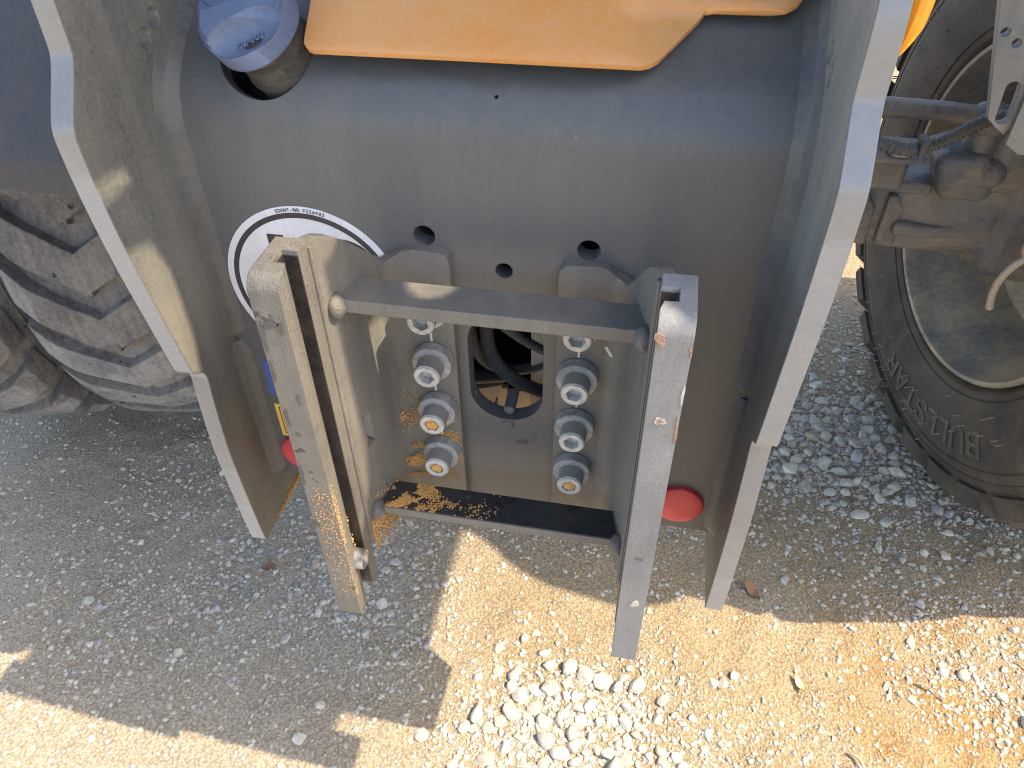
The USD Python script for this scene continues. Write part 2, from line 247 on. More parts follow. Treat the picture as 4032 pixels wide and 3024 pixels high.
# where stones gather: (x, y, radius, weight)
ZONES = [(0.24, -0.16, 0.25, 3.4), (0.22, 0.0, 0.16, 2.8), (-0.62, 0.42, 0.26, 0.5), (1.25, 1.40, 0.50, 1.1), (1.50, 0.30, 0.22, 0.5), (-0.35, 0.12, 0.15, 0.3), (-1.2, 0.3, 0.5, 0.12), (1.0, 1.0, 0.25, 0.4), (0.95, -0.25, 0.15, 0.15)]
def density(x, y): return sum(w*np.exp(-((x - a)**2 + (y - b)**2)/r**2) for a, b, r, w in ZONES)
def scatter(n, x0, x1, y0, y1, zoned, seed, base=0.0):
    r = np.random.default_rng(seed); out = []
    got = 0
    while got < n:
        x, y = r.uniform(x0, x1, 4*n), r.uniform(y0, y1, 4*n)
        d = density(x, y)*zoned + base + 0.0
        patch = meshkit.fbm(np.c_[x, y, 0*x]*2.3 + 11, 4)
        keep = r.uniform(0, 1, 4*n) < d*(0.35 + 1.3*np.clip((patch - 0.35)*2.2, 0, 1))
        q = np.c_[x, y][keep]; out.append(q); got += len(q)
    return np.vstack(out)[:n]
def no_overlap(p, rad):
    from scipy.spatial import cKDTree
    order = np.argsort(-rad); t = cKDTree(p); alive = np.ones(len(p), bool)
    for i in order:
        if not alive[i]: continue
        for j in t.query_ball_point(p[i], rad[i]*0.95):
            if j != i and rad[j] <= rad[i] and alive[j] and np.hypot(*(p[i] - p[j])) < 0.86*(rad[i] + 0.45*rad[j]): alive[j] = False
    return alive
bigp = np.vstack([scatter(2300, -2.4, 2.1, -0.55, 2.6, 1.0, 1, 0.010), ])
r_ = np.random.default_rng(3)
bigr = 0.0105 + 0.0068*r_.gamma(1.5, 1.0, len(bigp)); bigr = np.minimum(bigr*0.80, 0.033)
bigr *= np.where(density(bigp[:, 0], bigp[:, 1]) > 0.6, 1.18, 0.80)
ok = no_overlap(bigp, bigr); bigp, bigr = bigp[ok], bigr[ok]
cam = np.array([0.275, -1.051])
seen = bigr/np.sqrt((bigp[:, 0] - cam[0])**2 + (bigp[:, 1] - cam[1])**2 + 5.2)
order = np.argsort(-seen)
def lift(x, y, r): return gh(x, y)[0] - GZ + r*0.06
for i in order[:298]:
    s = shapes[i % 14]; (x, y), r = bigp[i], bigr[i]
    v = rotz([r_.uniform(0, 6.28)], ([r_.normal(0, .25)], [r_.normal(0, .25)])).apply(s.vertices)*r + [x, y, lift(x, y, r)]
    put('stone', (v, np.array(s.faces)), 'stone' if i % 4 else 'stone2', G, smooth=38)
def instancer(name, pts, rad, protos, mats, label, cat, seed, sink=0.15):
    r = np.random.default_rng(seed); p = path_for('/World', name); pi = UsdGeom.PointInstancer.Define(stage, p); tag(pi.GetPrim(), label, cat, kind='stuff')
    rel = pi.CreatePrototypesRel()
    for k, s in enumerate(protos):
        q = f"{p}/pebble" + (f"_{k:03d}" if k else ''); usdkit.mesh(stage, q, trimesh.Trimesh(s.vertices*S, s.faces, process=False), M[mats[k % len(mats)]], smooth=38); rel.AddTarget(q)
    n = len(pts); z = gh(pts[:, 0], pts[:, 1]) - GZ + rad*sink
    pi.CreateProtoIndicesAttr(Vt.IntArray.FromNumpy(r.integers(0, len(protos), n).astype(np.int32)))
    pi.CreatePositionsAttr(Vt.Vec3fArray.FromNumpy(W(np.c_[pts, z]).astype(np.float32)))
    q = rotz(r.uniform(0, 6.28, n), (r.normal(0, .3, n), r.normal(0, .3, n))).as_quat().astype(np.float32)
    pi.CreateOrientationsAttr(Vt.QuathArray([Gf.Quath(float(a[3]), float(a[0]), float(a[1]), float(a[2])) for a in q]))
    pi.CreateScalesAttr(Vt.Vec3fArray.FromNumpy(np.repeat(rad[:, None], 3, 1).astype(np.float32)))
rest = order[298:]
mp = scatter(30000, -2.6, 2.2, -0.6, 2.6, 0.5, 21, 0.14); mr = 0.0038 + 0.0027*np.random.default_rng(5).gamma(1.4, 1.0, len(mp)); mr = np.minimum(mr, 0.0125)
sp = scatter(60000, -2.7, 2.2, -0.65, 1.7, 0.55, 22, 0.30); sr = np.random.default_rng(6).uniform(0.0018, 0.0046, len(sp))
allp, allr = np.vstack([bigp[rest], mp]), np.r_[bigr[rest], mr]
instancer('gravel', allp, allr, shapes[:8], ['stone', 'stone2', 'stone'], 'loose pale limestone gravel spread over the sandy ground', 'gravel', 31, -0.05)
instancer('grit', sp, sr, small, ['grain', 'stone'], 'fine sandy grit covering the ground between the stones', 'grit', 32, 0.1)

# ================================================================ FRONT PLATE (lower part upright, upper part leaning back)
PX, T = 0.483, 0.034
ZB, RB = 0.693, 0.13                                               # start of the bend, its radius
A = math.atan2(0.787, 0.617)                                       # the upper part leans back by this angle
SB = RB*A
def bend(v):
    """sheet (x, depth, s) -> folded plate; s is the height along the sheet from z = 0, depth runs into the plate."""
    v = np.asarray(v, float); x, d, s = v[:, 0], v[:, 1], v[:, 2]; o = v.copy(); o[:, 1], o[:, 2] = d, s
    k = (s > ZB) & (s <= ZB + SB); a = (s[k] - ZB)/RB
    o[k, 1] = RB - (RB - d[k])*np.cos(a); o[k, 2] = ZB + (RB - d[k])*np.sin(a)
    k = s > ZB + SB; u = s[k] - ZB - SB
    o[k, 1] = RB - (RB - d[k])*math.cos(A) + u*math.sin(A); o[k, 2] = ZB + (RB - d[k])*math.sin(A) + u*math.cos(A)
    return o
def sheet_s(y, z):                                                 # height along the sheet of a point of its leaning front face
    return ZB + SB + ((y - RB + RB*math.cos(A))*math.sin(A) + (z - ZB - RB*math.sin(A))*math.cos(A))
DX = 0.0542
FIL = (-0.322, sheet_s(0.060, 0.803))                              # centre of the filler opening on the sheet
stad = np.vstack([circ(0.0505, 0.335, 0.0695, 48)[0:25], circ(0.0505, 0.2195, 0.0695, 48)[24:49], ])
holes = [circ(DX - 0.135, 0.545, 0.0185), circ(DX + 0.135, 0.545, 0.0185), circ(DX - 0.003, 0.492, 0.0145), circ(0.040, sheet_s(0.023, 0.773), 0.003, 12), stad, circ(FIL[0], FIL[1], 0.0735, 64)]
c = cs(rrect(-PX, PX, -0.102, 1.16, 0.004)) - cs(*holes)
sheet = ext_y(c, 0.0, T)
psheet = tm(sheet.refine_to_length(0.022)); psheet.vertices = bend(psheet.vertices)
FP = part('front_plate', psheet, 'plate', label='broad dark grey steel front plate with bolt holes and an oval opening', smooth=28)
part('plug_weld', lathe([(0, -0.0035), (0.010, -0.003), (0.0125, 0.0)], (0.0525, 0.0, 0.136), (0, 1, 0), 20), 'plate', FP)
part('guide_rod', cyl((0.0525, 0.012, 0.161), (0.053, 0.062, 0.172), 0.0115, 20, bev=0.003), 'plate', FP)

# side plates ------------------------------------------------------
PROF = [(0.085, -0.207), (-0.112, -0.207), (-0.118, -0.200), (-0.127, 0.0), (-0.130, 0.10), (-0.121, 0.225), (-0.115, 0.270), (-0.1165, 0.285), (-0.124, 0.297), (-0.140, 0.305), (-0.1475, 0.314), (-0.1505, 0.326),
        (-0.166, 0.43), (-0.186, 0.56), (-0.197, 0.68), (-0.199, 0.755), (-0.197, 0.775), (-0.190, 0.790), (-0.155, 0.842), (-0.147, 0.857), (-0.145, 0.872), (-0.143, 0.95), (-0.120, 1.000), (0.32, 1.02), (0.32, 0.0), (0.13, -0.09)]
def chaikin(p, keep=3):
    p = [np.array(q) for q in p]; out = p[:2]
    for a, b in zip(p[1:-keep - 1], p[2:-keep]): out += [0.75*a + 0.25*b, 0.25*a + 0.75*b]
    return out + p[-keep:]
PROF = chaikin(chaikin(PROF))
hl = [(0.043, 0.849), (0.009, 0.831)]
for sgn in (-1, 1):
    cc = cs(PROF) - cs(*[circ(y, z, 0.0155, 28) for y, z in hl])
    x0, x1 = (-PX - 0.034, -PX) if sgn < 0 else (PX, PX + 0.034)
    sp_ = part('side_plate', ext_x(cc, x0, x1), 'side', label='left side plate with sun patches on its inner face' if sgn < 0 else 'right side plate with light painted along its edge')
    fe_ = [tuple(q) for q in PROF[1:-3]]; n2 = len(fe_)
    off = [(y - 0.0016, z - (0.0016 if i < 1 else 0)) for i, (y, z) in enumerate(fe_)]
    part('plate_edge', ext_x(off + fe_[::-1], x0 + 0.0006, x1 - 0.0006), 'edge', sp_, label='front edge of the left side plate with sky sheen painted in' if sgn < 0 else 'front edge of the right side plate with sky sheen painted in', smooth=25)  # strip over the plate edge carrying the painted sky highlight
    # weld along the inside corner: a shallow fillet with two toes
    def fillet(sa, leg, seed, sl):
        r = np.random.default_rng(seed); sa = np.asarray(sa); m = len(sa); prof = [(0, 0), (leg*1.25, 0.0), (leg*0.98, 0.10*leg), (leg*0.55, 0.36*leg), (0.36*leg, leg*0.55), (0.12*leg, leg*0.98), (0.0, leg*1.25)]
        V = []
        for i, q in enumerate(sa):
            k = 1 + 0.012*math.sin(i*1.9) + 0.008*r.normal() + 0.05*(meshkit.fbm(np.array([[i*0.11, seed, 0.0]]), 2)[0] - 0.5)
            if i < 2 or i > m - 3: k *= 0.55 if i in (0, m - 1) else 0.85
            V.append(np.array([[sl*(PX + 0.001) - sl*x*k, -t_*k + 0.001*(t_ == 0), q] for x, t_ in prof]))
        V = np.array(V); n = len(prof); f = []
        for i in range(m - 1):
            for j in range(n):
                j2 = (j + 1) % n; f += [(i*n + j, i*n + j2, (i+1)*n + j2), (i*n + j, (i+1)*n + j2, (i+1)*n + j)]
        for j in range(1, n - 1): f += [(0, j, j + 1), ((m-1)*n, (m-1)*n + j + 1, (m-1)*n + j)]
        t = trimesh.Trimesh(bend(V.reshape(-1, 3)), f, process=False); t.fix_normals(); return t
    part('weld_bead', fillet(np.arange(-0.098, 0.287, 0.011), 0.021, 5 + sgn, sgn), 'weld', sp_, smooth=45)
    part('weld_bead', fillet(np.arange(0.290, 1.16, 0.011), 0.024, 9 + sgn, sgn), 'weld', sp_, smooth=45)

# coupling bracket -------------------------------------------------
TB = 0.020                                                         # plate thickness
def bracket(sgn):
    X = lambda r: DX + sgn*r
    FA = math.radians(75.0); RI = 0.028; RC = RI + TB/2                                     # inner bend radius, radius of the middle
    w1 = 0.1835                                                # where the bend starts on the flange
    arc = RC*FA
    def fold(v):                                                   # (w, t, z): w along the plate, t through it (0 = inner face)
        v = np.asarray(v, float); w, t, z = v[:, 0], v[:, 1], v[:, 2]; r = np.empty(len(v)); y = np.empty(len(v))
        a = np.clip((w - w1)/RC, 0, FA)
        r = np.where(w < w1, w, w1 + (RI + t)*np.sin(a)); y = np.where(w < w1, -TB + t, -TB - RI + (RI + t)*np.cos(a))
        e = np.maximum(w - w1 - arc, 0); y = y - e*math.sin(FA); r = r + e*math.cos(FA)
        return np.c_[X(r), y, z]
    Y1 = TB + RI*(1 - math.cos(FA)); we = w1 + arc + (0.181 - Y1)/math.sin(FA)                              # far edge of the web, at the rail
    def wy(y): return w1 + arc + (-y - Y1)/math.sin(FA)
    top = [(0.0905, -0.105), (0.0905, 0.505), (0.093, 0.517), (0.101, 0.5245), (0.112, 0.527), (0.150, 0.529), (0.168, 0.526), (w1, 0.514), (w1 + arc*.5, 0.503), (w1 + arc*.85, 0.518), (wy(-0.075), 0.560), (wy(-0.10), 0.585), (wy(-0.125), 0.606), (wy(-0.15), 0.621), (wy(-0.165), 0.626), (we, 0.627),
           (we, -0.066), (wy(-0.06), -0.098), (w1 + arc*.4, -0.108)]
    pc = cs(top)
    if sgn < 0: pc = pc - cs(rrect(wy(-0.135), wy(-0.118), 0.17, 0.245, 0.008))
    q = m3.Manifold.extrude(pc.transform(np.array([[0., 1, 0], [1, 0, 0]])), TB)     # (z, w, t)
    q = perm(q, (1, 2, 0)).refine_to_length(0.02)                                   # (w, t, z)
    m = tm(q); m.vertices = fold(m.vertices)
    m.fix_normals()
    lab = 'left bracket plate, dusty, with sawdust-like orange sand on it' if sgn < 0 else 'right bracket plate with light scraped upper edge'
    B = part('bracket_plate', m, 'bracket', label=lab, smooth=35)
    # rail with its groove
    a0, a1 = 0.2479, 0.2936
    prof = [(-0.181, -0.158), (-0.285, -0.158), (-0.285, 0.607)] + [(-0.285 + 0.026*(1 - math.cos(t)), 0.607 + 0.026*math.sin(t)) for t in np.linspace(0, math.pi/2, 9)[1:]] + [(-0.181, 0.634)]
    R = ext_x(prof, min(X(a0), X(a1)), max(X(a0), X(a1)))
    g = [(X(a0 - .01), -0.2665), (X(a0), -0.2615), (X(a0 + 0.0050), -0.2435), (X(0.2715), -0.2425), (X(0.2715), -0.2125), (X(a0 - .01), -0.2125)]
    cut = ext_z(g, -0.3, 0.8); R = R - cut
    part('guide_rail', R, 'rail' if sgn < 0 else 'rail2', B, label='left guide rail, sunlit, with chipped paint' if sgn < 0 else 'right guide rail with rust spots near its top', smooth=30)
    lin = [(X(0.2713), -0.2423), (X(0.2700), -0.2423), (X(0.2700), -0.2139), (X(a0 + 0.0004), -0.2139), (X(a0 + 0.0004), -0.2127), (X(0.2713), -0.2127)]
    part('groove_lining', ext_z(lin, -0.150, 0.626), 'groove', B, smooth=False)
    # weld between web and rail
    n = 70; zz = np.linspace(-0.06, 0.622, n); part('weld_bead', tube(np.c_[np.full(n, X(0.2462)), np.full(n, -0.1800) , zz], 0.0046 + 0.0003*rng.normal(size=n), 10), 'rail' if sgn < 0 else 'weld', B)
    if sgn < 0: part('stop_pin', lathe([(0, 0.006), (0.0125, 0.004), (0.0185, 0), (0.0195, 0.004), (0.0195, 0.052), (0, 0.052)], (X(0.232), -0.247, -0.024), (sgn*1.0, 0, 0), 32), 'shiny', B, label='short shiny pin across the lower end of the groove')
    return B
BL, BR = bracket(-1), bracket(1)
# cross bars
for z0, z1, ma, lab in ((0.4875, 0.5115, 'bracket', 'upper cross bar with a round patch of sun on top'), (-0.001, 0.0175, 'bracket', 'lower cross bar, oily black on top')):
    yb = -0.086 if z0 > 0.2 else -0.080
    cb = part('cross_bar', ext_z([(DX - 0.2420, -0.150), (DX + 0.2420, -0.150), (DX + 0.228, yb), (DX - 0.228, yb)], z0, z1), ma, label=lab)
    if z0 < 0.2: part('oil_film', ext_z([(DX - 0.234, -0.1475), (DX + 0.234, -0.1475), (DX + 0.218, yb - 0.001), (DX - 0.218, yb - 0.001)], z1 + 0.0002, z1 + 0.0012), 'oily', cb)
    for sgn in (-1, 1): part('weld_bead', blob((DX + sgn*0.2365, -0.150, (z0 + z1)/2), 0.016, 0.020, 0.021, seed=int(10*z0) + sgn, amp=0.10), 'rail' if (sgn < 0 and z0 > 0.2) else 'weld', cb)

# bolts --------------------------------------------------------------
zb = [0.4229 - 0.11845*k for k in range(4)]
def hexa(r, rot=0): return np.array([[r*math.cos(math.radians(60*k + rot)), r*math.sin(math.radians(60*k + rot))] for k in range(6)])
sanded = {(-1, 2), (-1, 3), (1, 3)}
for sgn in (-1, 1):
    for k, z in enumerate(zb):
        x = DX + sgn*0.1314; y1 = -0.0775; rot = rng.uniform(0, 60)
        head = ext_y(cs(circ(x, z, 0.0238, 44)), y1 + 0.003, -0.043) + ext_y(cs(circ(x, z, 0.0222, 44)), y1, -0.06)
        head = head - ext_y(cs(hexa(0.0148, rot) + [x, z]), y1 - .01, y1 + 0.017)
        hp = tm(head); b = part('bolt', hp, 'bolt', label='socket bolt with orange sand packed in its hexagon' if (sgn, k) in sanded else 'clean galvanised socket bolt')
        part('washer', lathe([(0.014, 0.0), (0.034, 0.0), (0.0365, 0.002), (0.0365, 0.0075), (0.0355, 0.0085), (0.0365, 0.0095), (0.0365, 0.021), (0.035, 0.0228), (0.014, 0.0228)], (x, -0.020, z), (0, -1, 0), 48), 'washer', b)
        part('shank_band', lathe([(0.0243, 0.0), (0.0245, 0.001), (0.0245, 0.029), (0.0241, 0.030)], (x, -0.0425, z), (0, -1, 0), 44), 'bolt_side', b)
        if (sgn, k) in sanded:
            g = blob((x, y1 + 0.004, z), 0.0125, 0.006, 0.0122, seed=k, amp=0.22); part('sand_plug', g, 'sand', b, smooth=False)
        if (sgn, k) not in sanded or k > 1:
            xm, zm = x + rng.normal(0, .003), z + 0.048
            if (sgn, k) not in ((-1, 0), (1, 0)): part('paint_mark', box(xm - 0.002, xm + 0.002, -0.0208, -0.0195, zm - 0.010, zm + 0.008), 'chalk', BL if sgn < 0 else BR)
part('paint_mark', ext_y([(DX + 0.184, 0.352), (DX + 0.190, 0.351), (DX + 0.178, 0.373), (DX + 0.173, 0.371)], -0.0208, -0.0195), 'chalk', BR)

def scar(x, z, rx, rz, seed, y=-0.2853, th=0.0006, n=22):
    r = np.random.default_rng(seed); a = np.linspace(0, 2*np.pi, n, endpoint=False); q = 1 + 0.28*np.sin(a*2 + r.uniform(0, 6)) + 0.18*np.sin(a*3 + r.uniform(0, 6)) + 0.10*r.normal(size=n)
    return ext_y(np.c_[x + rx*q*np.cos(a), z + rz*q*np.sin(a)], y - th, y + 0.0008)
M['rust'] = paint('bare_rust', (0.20, 0.085, 0.045), (0.34, 0.24, 0.17), amt=0.5, rough=0.85, big=120, fine=500, bump=0.9, vary=0.12, bevel=0.0)
M['bare'] = paint('bare_pale_scar', (0.46, 0.43, 0.38), (0.20, 0.15, 0.11), amt=0.35, rough=0.6, big=140, fine=500, bump=0.6, vary=0.12, bevel=0.0)
M['primer'] = paint('dark_chipped_primer', (0.050, 0.044, 0.040), (0.085, 0.072, 0.06), amt=0.4, rough=0.7, big=80, fine=400, bump=0.3, bevel=0.0)
for x, z, rx, rz, ma, sd in ((0.307, 0.603, 0.0062, 0.011, 'rust', 1), (0.322, 0.466, 0.0062, 0.0075, 'bare', 2), (0.322, 0.466, 0.0032, 0.004, 'rust', 3), (0.329, 0.026, 0.0085, 0.0085, 'bare', 4), (0.346, 0.515, 0.0025, 0.014, 'bare', 5), (0.346, 0.45, 0.0022, 0.022, 'rust', 6), (0.3465, 0.59, 0.002, 0.008, 'rust', 7), (0.325, 0.155, 0.005, 0.003, 'primer', 8)):
    part('paint_scar', scar(x, z, rx, rz, sd, y=-0.2853 if ma != 'rust' or sd != 3 else -0.2858), ma, BR, smooth=False)
for x, z, rx, rz, sd in ((-0.217, 0.560, 0.0085, 0.011, 11), (-0.204, 0.553, 0.0035, 0.014, 12), (-0.234, 0.535, 0.004, 0.02, 13), (-0.2345, 0.47, 0.0032, 0.016, 14), (-0.232, 0.38, 0.004, 0.014, 15), (-0.2215, 0.345, 0.005, 0.0045, 16), (-0.2345, 0.25, 0.003, 0.02, 17), (-0.2345, 0.12, 0.004, 0.01, 18), (-0.206, 0.42, 0.002, 0.012, 19)):
    part('paint_scar', scar(x, z, rx, rz, sd), 'primer', BL, smooth=False)
part('paint_scar', scar(0.082, 0.093, 0.0165, 0.0045, 21, y=-0.0002), 'primer', FP, smooth=False)

# orange sand grains clinging to the bracket
def grains(n, pts_fn, r0, r1, seed):
    r = np.random.default_rng(seed); base = trimesh.creation.icosahedron(); out = []
    for p in pts_fn(r, n):
        s = r.uniform(r0, r1); out.append((base.vertices*s*r.uniform(.7, 1.3, 3) + p, base.faces))
    return join(*[trimesh.Trimesh(a, b, process=False) for a, b in out])
def on_flange(r, n):
    out = []
    while len(out) < n:
        x, z = r.uniform(-0.185, -0.04), r.uniform(-0.02, 0.25)
        w = math.exp(-((x + 0.075)**2 + (z - 0.062)**2)/0.045**2) + 0.8*math.exp(-((x + 0.15)**2 + (z - 0.02)**2)/0.05**2) + 0.25*math.exp(-((x + 0.15)**2 + (z - 0.15)**2)/0.05**2) + 0.25*math.exp(-((x + 0.07)**2 + (z - 0.20)**2)/0.02**2)
        if r.uniform() < w*np.clip((meshkit.fbm(np.array([[x*38, 0, z*38]]), 3)[0] - 0.42)*5, 0, 1): out.append((x, -0.0205 if x > -0.130 else -0.0215 - (-0.130 - x)*0.55, z))
    return out
def on_bar(r, n):
    out = []
    while len(out) < n:
        x, y = DX - 0.22 + 0.25*r.beta(0.9, 3.2), r.uniform(-0.148, -0.082)
        if r.uniform() < np.clip((meshkit.fbm(np.array([[x*40, y*40, 3.0]]), 3)[0] - 0.45)*6, 0, 1): out.append((x, y, 0.0195))
    return out
def on_web(r, n): return [(DX - 0.248 + (y + 0.181)*0.268 + 0.0008, y, r.normal(-0.045, 0.035)) for y in r.uniform(-0.172, -0.06, n)]
def on_groove(r, n): return [(DX - r.uniform(0.262, 0.2685), r.uniform(-0.256, -0.220), -0.075 + abs(r.normal(0, 0.05))) for _ in range(n)]
def on_rail(r, n):
    out = []
    while len(out) < n:
        z = r.uniform(-0.10, 0.22)
        if r.uniform() < math.exp(-((z - 0.13)**2)/0.05**2) + 0.3:
            out.append((DX - r.uniform(0.25, 0.285), -0.2852, z) if r.uniform() < .55 else (DX - 0.2477, r.uniform(-0.284, -0.272), z))
    return out
def on_tail(r, n): return [(-PX + 0.0012 - (0.034*r.uniform() if r.uniform() < .3 else 0), 0.083 - abs(r.normal(0, .06)), -0.2065 + abs(r.normal(0, 0.006))) for _ in range(n)]
put('sand_residue', join(grains(700, on_tail, .0008, .0020, 9), grains(3200, on_flange, .0007, .0017, 1), grains(1700, on_bar, .0007, .0018, 2), grains(1100, on_web, .0007, .0019, 3), grains(500, on_groove, .0010, .0024, 4), grains(500, on_rail, .0006, .0014, 5)),
    'sand', label='orange sand grains stuck around the lower left bolts and bars', cat='sand', kind='stuff', smooth=False)

# stickers, reflectors -------------------------------------------------
sc = (-0.292, 0.4154)
def ring(r0, r1): return cs(circ(*sc, r1, 120)) - cs(circ(*sc, r0, 120))
ST = part('speed_sticker', ext_y(cs(circ(*sc, 0.1637, 120)), -0.0012, 0.001), 'white', label='round white sticker with a black ring and a large black number')
part('black_ring', ext_y(ring(0.1425, 0.1520), -0.0016, 0.0), 'black', ST)
part('digit', ext_y([(-0.361, 0.3085), (-0.3315, 0.3085), (-0.3315, 0.522), (-0.361, 0.522)], -0.0017, 0.0), 'black', ST)
o = cs(rrect(-0.290, -0.168, 0.3085, 0.5240, 0.058, 12)) - cs(rrect(-0.259, -0.199, 0.340, 0.491, 0.027, 10))
part('digit', ext_y(o, -0.0017, 0.0), 'black', ST)
def text_on(txt, h, place, depth=0.0006, bold=False):
    t = meshkit.text_mesh(txt, h, depth, bold); v = np.array(t.vertices); w = v[:, 0].max(); t.vertices = place(v, w); return t
def arc_top(v, w):
    r, a0 = 0.1543, math.radians(90 - 0.0) + 0.5*w/0.1543 - 0.0; a = a0 - v[:, 0]/r
    return np.c_[sc[0] + (r + v[:, 1])*np.cos(a), -0.0014 - v[:, 2], sc[1] + (r + v[:, 1])*np.sin(a)]
tt = text_on('IDENT-NR. 9226983', 0.0062, arc_top, 0.0005); tt.fix_normals()
part('lettering', tt, 'black', ST, smooth=False)
part('blue_sticker', ext_y(rrect(-0.443, -0.355, 0.139, 0.228, 0.003), -0.0012, 0.001), 'blue')
YS = part('yellow_sticker', ext_y(rrect(-0.4425, -0.352, 0.020, 0.113, 0.002), -0.0012, 0.001), 'yellow', label='yellow warning sticker with a thin black frame')
fr = cs(rrect(-0.4345, -0.360, 0.0275, 0.1055, 0.003)) - cs(rrect(-0.4325, -0.362, 0.0295, 0.1035, 0.0025)); part('black_frame', ext_y(fr, -0.0016, 0.0), 'black', YS)
for sgn in (-1, 1):
    part('red_reflector', lathe([(0, -0.0145), (0.030, -0.0142), (0.044, -0.0125), (0.0485, -0.010), (0.0502, -0.006), (0.0502, 0.001)], (sgn*0.402, 0.0, -0.0235), (0, 1, 0), 56), 'red', label='round red reflector, mostly hidden behind the left rail' if sgn < 0 else 'round red reflector beside the right rail')

# orange cover ---------------------------------------------------------
def lean(x, u, h):                                                 # a point h above the leaning upper plate; u = distance along its slope
    a = np.array([x, RB - RB*math.cos(A), ZB + RB*math.sin(A)]); return a + np.array([0, math.sin(A), math.cos(A)])*u + np.array([0, -math.cos(A), math.sin(A)])*h
def uo(y, z, h): 
    b = lean(0, 0, h); return (y - b[1])*math.sin(A) + (z - b[2])*math.cos(A)
CH = 0.045
def cu(y, z): return uo(y, z, CH)
U0 = cu(0.019, 0.815); U1 = cu(0.09, 0.871); UT = U1 + 0.24
outl = [(-0.2465, UT), (-0.246, U1), (-0.244, U0 + 0.024), (-0.2425, U0 + 0.010), (-0.236, U0 + 0.002), (-0.228, U0), (0.0, U0 + 0.0015), (0.240, U0 + 0.0022), (0.252, U0 + 0.0055), (0.263, U0 + 0.013), (0.300, U0 + 0.062), (0.312, U0 + 0.078), (0.3195, U1 + 0.0005), (0.330, U1 + 0.003), (0.405, U1 + 0.004), (0.425, U1 + 0.007), (0.439, U1 + 0.016), (0.4475, U1 + 0.030), (0.450, U1 + 0.05), (0.450, UT)]
q = m3.Manifold.extrude(cs(outl), 0.010).refine_to_length(0.02); v = tm(q)
def relief(x, u):
    s = lambda t: np.clip(t, 0, 1)**2*(3 - 2*np.clip(t, 0, 1))
    h = CH - 0.005 - 0.34*np.clip(x - 0.185, 0, 0.085) + 0.012*s((u - U1 + 0.005)/0.02)*s((x - 0.19)/0.03)
    h = h - 0.16*np.clip(-0.192 - x, 0, 0.06) - 0.003*s((U0 + 0.010 - u)/0.010)
    return h
v.vertices = np.array([lean(a, b - 0.64*(float(relief(a, b)) - CH + 0.005), float(relief(a, b)) + c_) for a, b, c_ in v.vertices])
OC = part('engine_cover', v, 'orange', label='dusty orange engine cover with rounded lower corners', smooth=40)

# filler neck and cap ----------------------------------------------------
f0 = lean(FIL[0], FIL[1] - ZB - SB, 0.0); nrm = np.array([0, -math.cos(A), math.sin(A)])
ax = nrm + np.array([-0.22, -0.02, 0.06]); ax /= np.linalg.norm(ax)
nb = f0 - ax*0.055 + np.array([0.014, 0, 0]) + 0.008*np.array([0, math.sin(A), math.cos(A)])
part('filler_neck', lathe([(0.0, 0.0), (0.062, 0.0), (0.062, 0.030), (0.0635, 0.034), (0.0635, 0.040), (0.0605, 0.042), (0.0605, 0.050), (0.059, 0.052), (0.059, 0.072), (0.052, 0.078), (0.052, 0.12), (0.0, 0.12)], nb, ax, 56), 'neck', label='dusty black fuel filler neck')
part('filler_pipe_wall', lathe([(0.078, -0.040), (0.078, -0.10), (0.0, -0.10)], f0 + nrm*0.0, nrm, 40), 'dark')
cb0 = nb + ax*0.100
u_, v_, _ = frame(ax)
gd = np.array([0.86, 0.10, 0.50]); gd = gd - ax*(gd @ ax); gd /= np.linalg.norm(gd); gn = np.cross(ax, gd)     # grip direction and the one across it
if gn[2] > 0: gn = -gn
base_c = m3.CrossSection([np.array([[0.071*math.cos(a), 0.071*math.sin(a)] for a in np.linspace(0, 2*np.pi, 72, endpoint=False)])], EO)
lug = cs([(-0.050, 0.050), (-0.066, 0.020), (-0.072, 0.036), (-0.066, 0.056), (-0.04, 0.076), (0.05, 0.074), (0.06, 0.03)])
capc = (base_c + lug)
H0 = 0.050
capm = m3.Manifold.extrude(capc, H0 - 0.012) + m3.Manifold.extrude(capc.offset(-0.004, m3.JoinType.Round), H0 - 0.004) + m3.Manifold.extrude(capc.offset(-0.009, m3.JoinType.Round), H0)
# hollows either side of the grip ridge
hol1 = m3.Manifold.sphere(1, 48).scale([0.064, 0.031, 0.034]).translate([0.002, -0.046, H0 + 0.003])
hol2 = m3.Manifold.sphere(1, 48).scale([0.085, 0.043, 0.024]).translate([-0.005, 0.058, H0 + 0.004])
capm = capm - hol1 - hol2
Tm = np.c_[np.array([gd, -gn, ax]).T, cb0 - ax*0.0]
def cap_place(v): return v @ Tm[:, :3].T + Tm[:, 3]
ct = tm(capm); ct.vertices = cap_place(ct.vertices)
if np.linalg.det(Tm[:, :3]) < 0: ct.faces = ct.faces[:, ::-1]
CP = part('fuel_cap', ct, 'cap', label='blue plastic fuel cap with a grip ridge', smooth=40)
def cap_text(v, w):
    q = np.c_[-(v[:, 0] - w/2) + 0.002, -(v[:, 1] - 0.0035) - 0.0405, np.full(len(v), H0 - 0.0272) + v[:, 2]]; return cap_place(q)
ctx = text_on('700 70', 0.0095, cap_text, 0.0022); part('lettering', ctx, 'cap_text', CP, smooth=False)
key = tube(cap_place(np.array([[0.045*math.cos(a) - 0.012, 0.060 + 0.048*math.sin(a), H0 - 0.0088 + 0.010*abs(math.cos(a))**2] for a in np.radians(np.linspace(185, 270, 24))])), 0.0008, 6)
part('lock_cover_seam', key, 'black', CP)

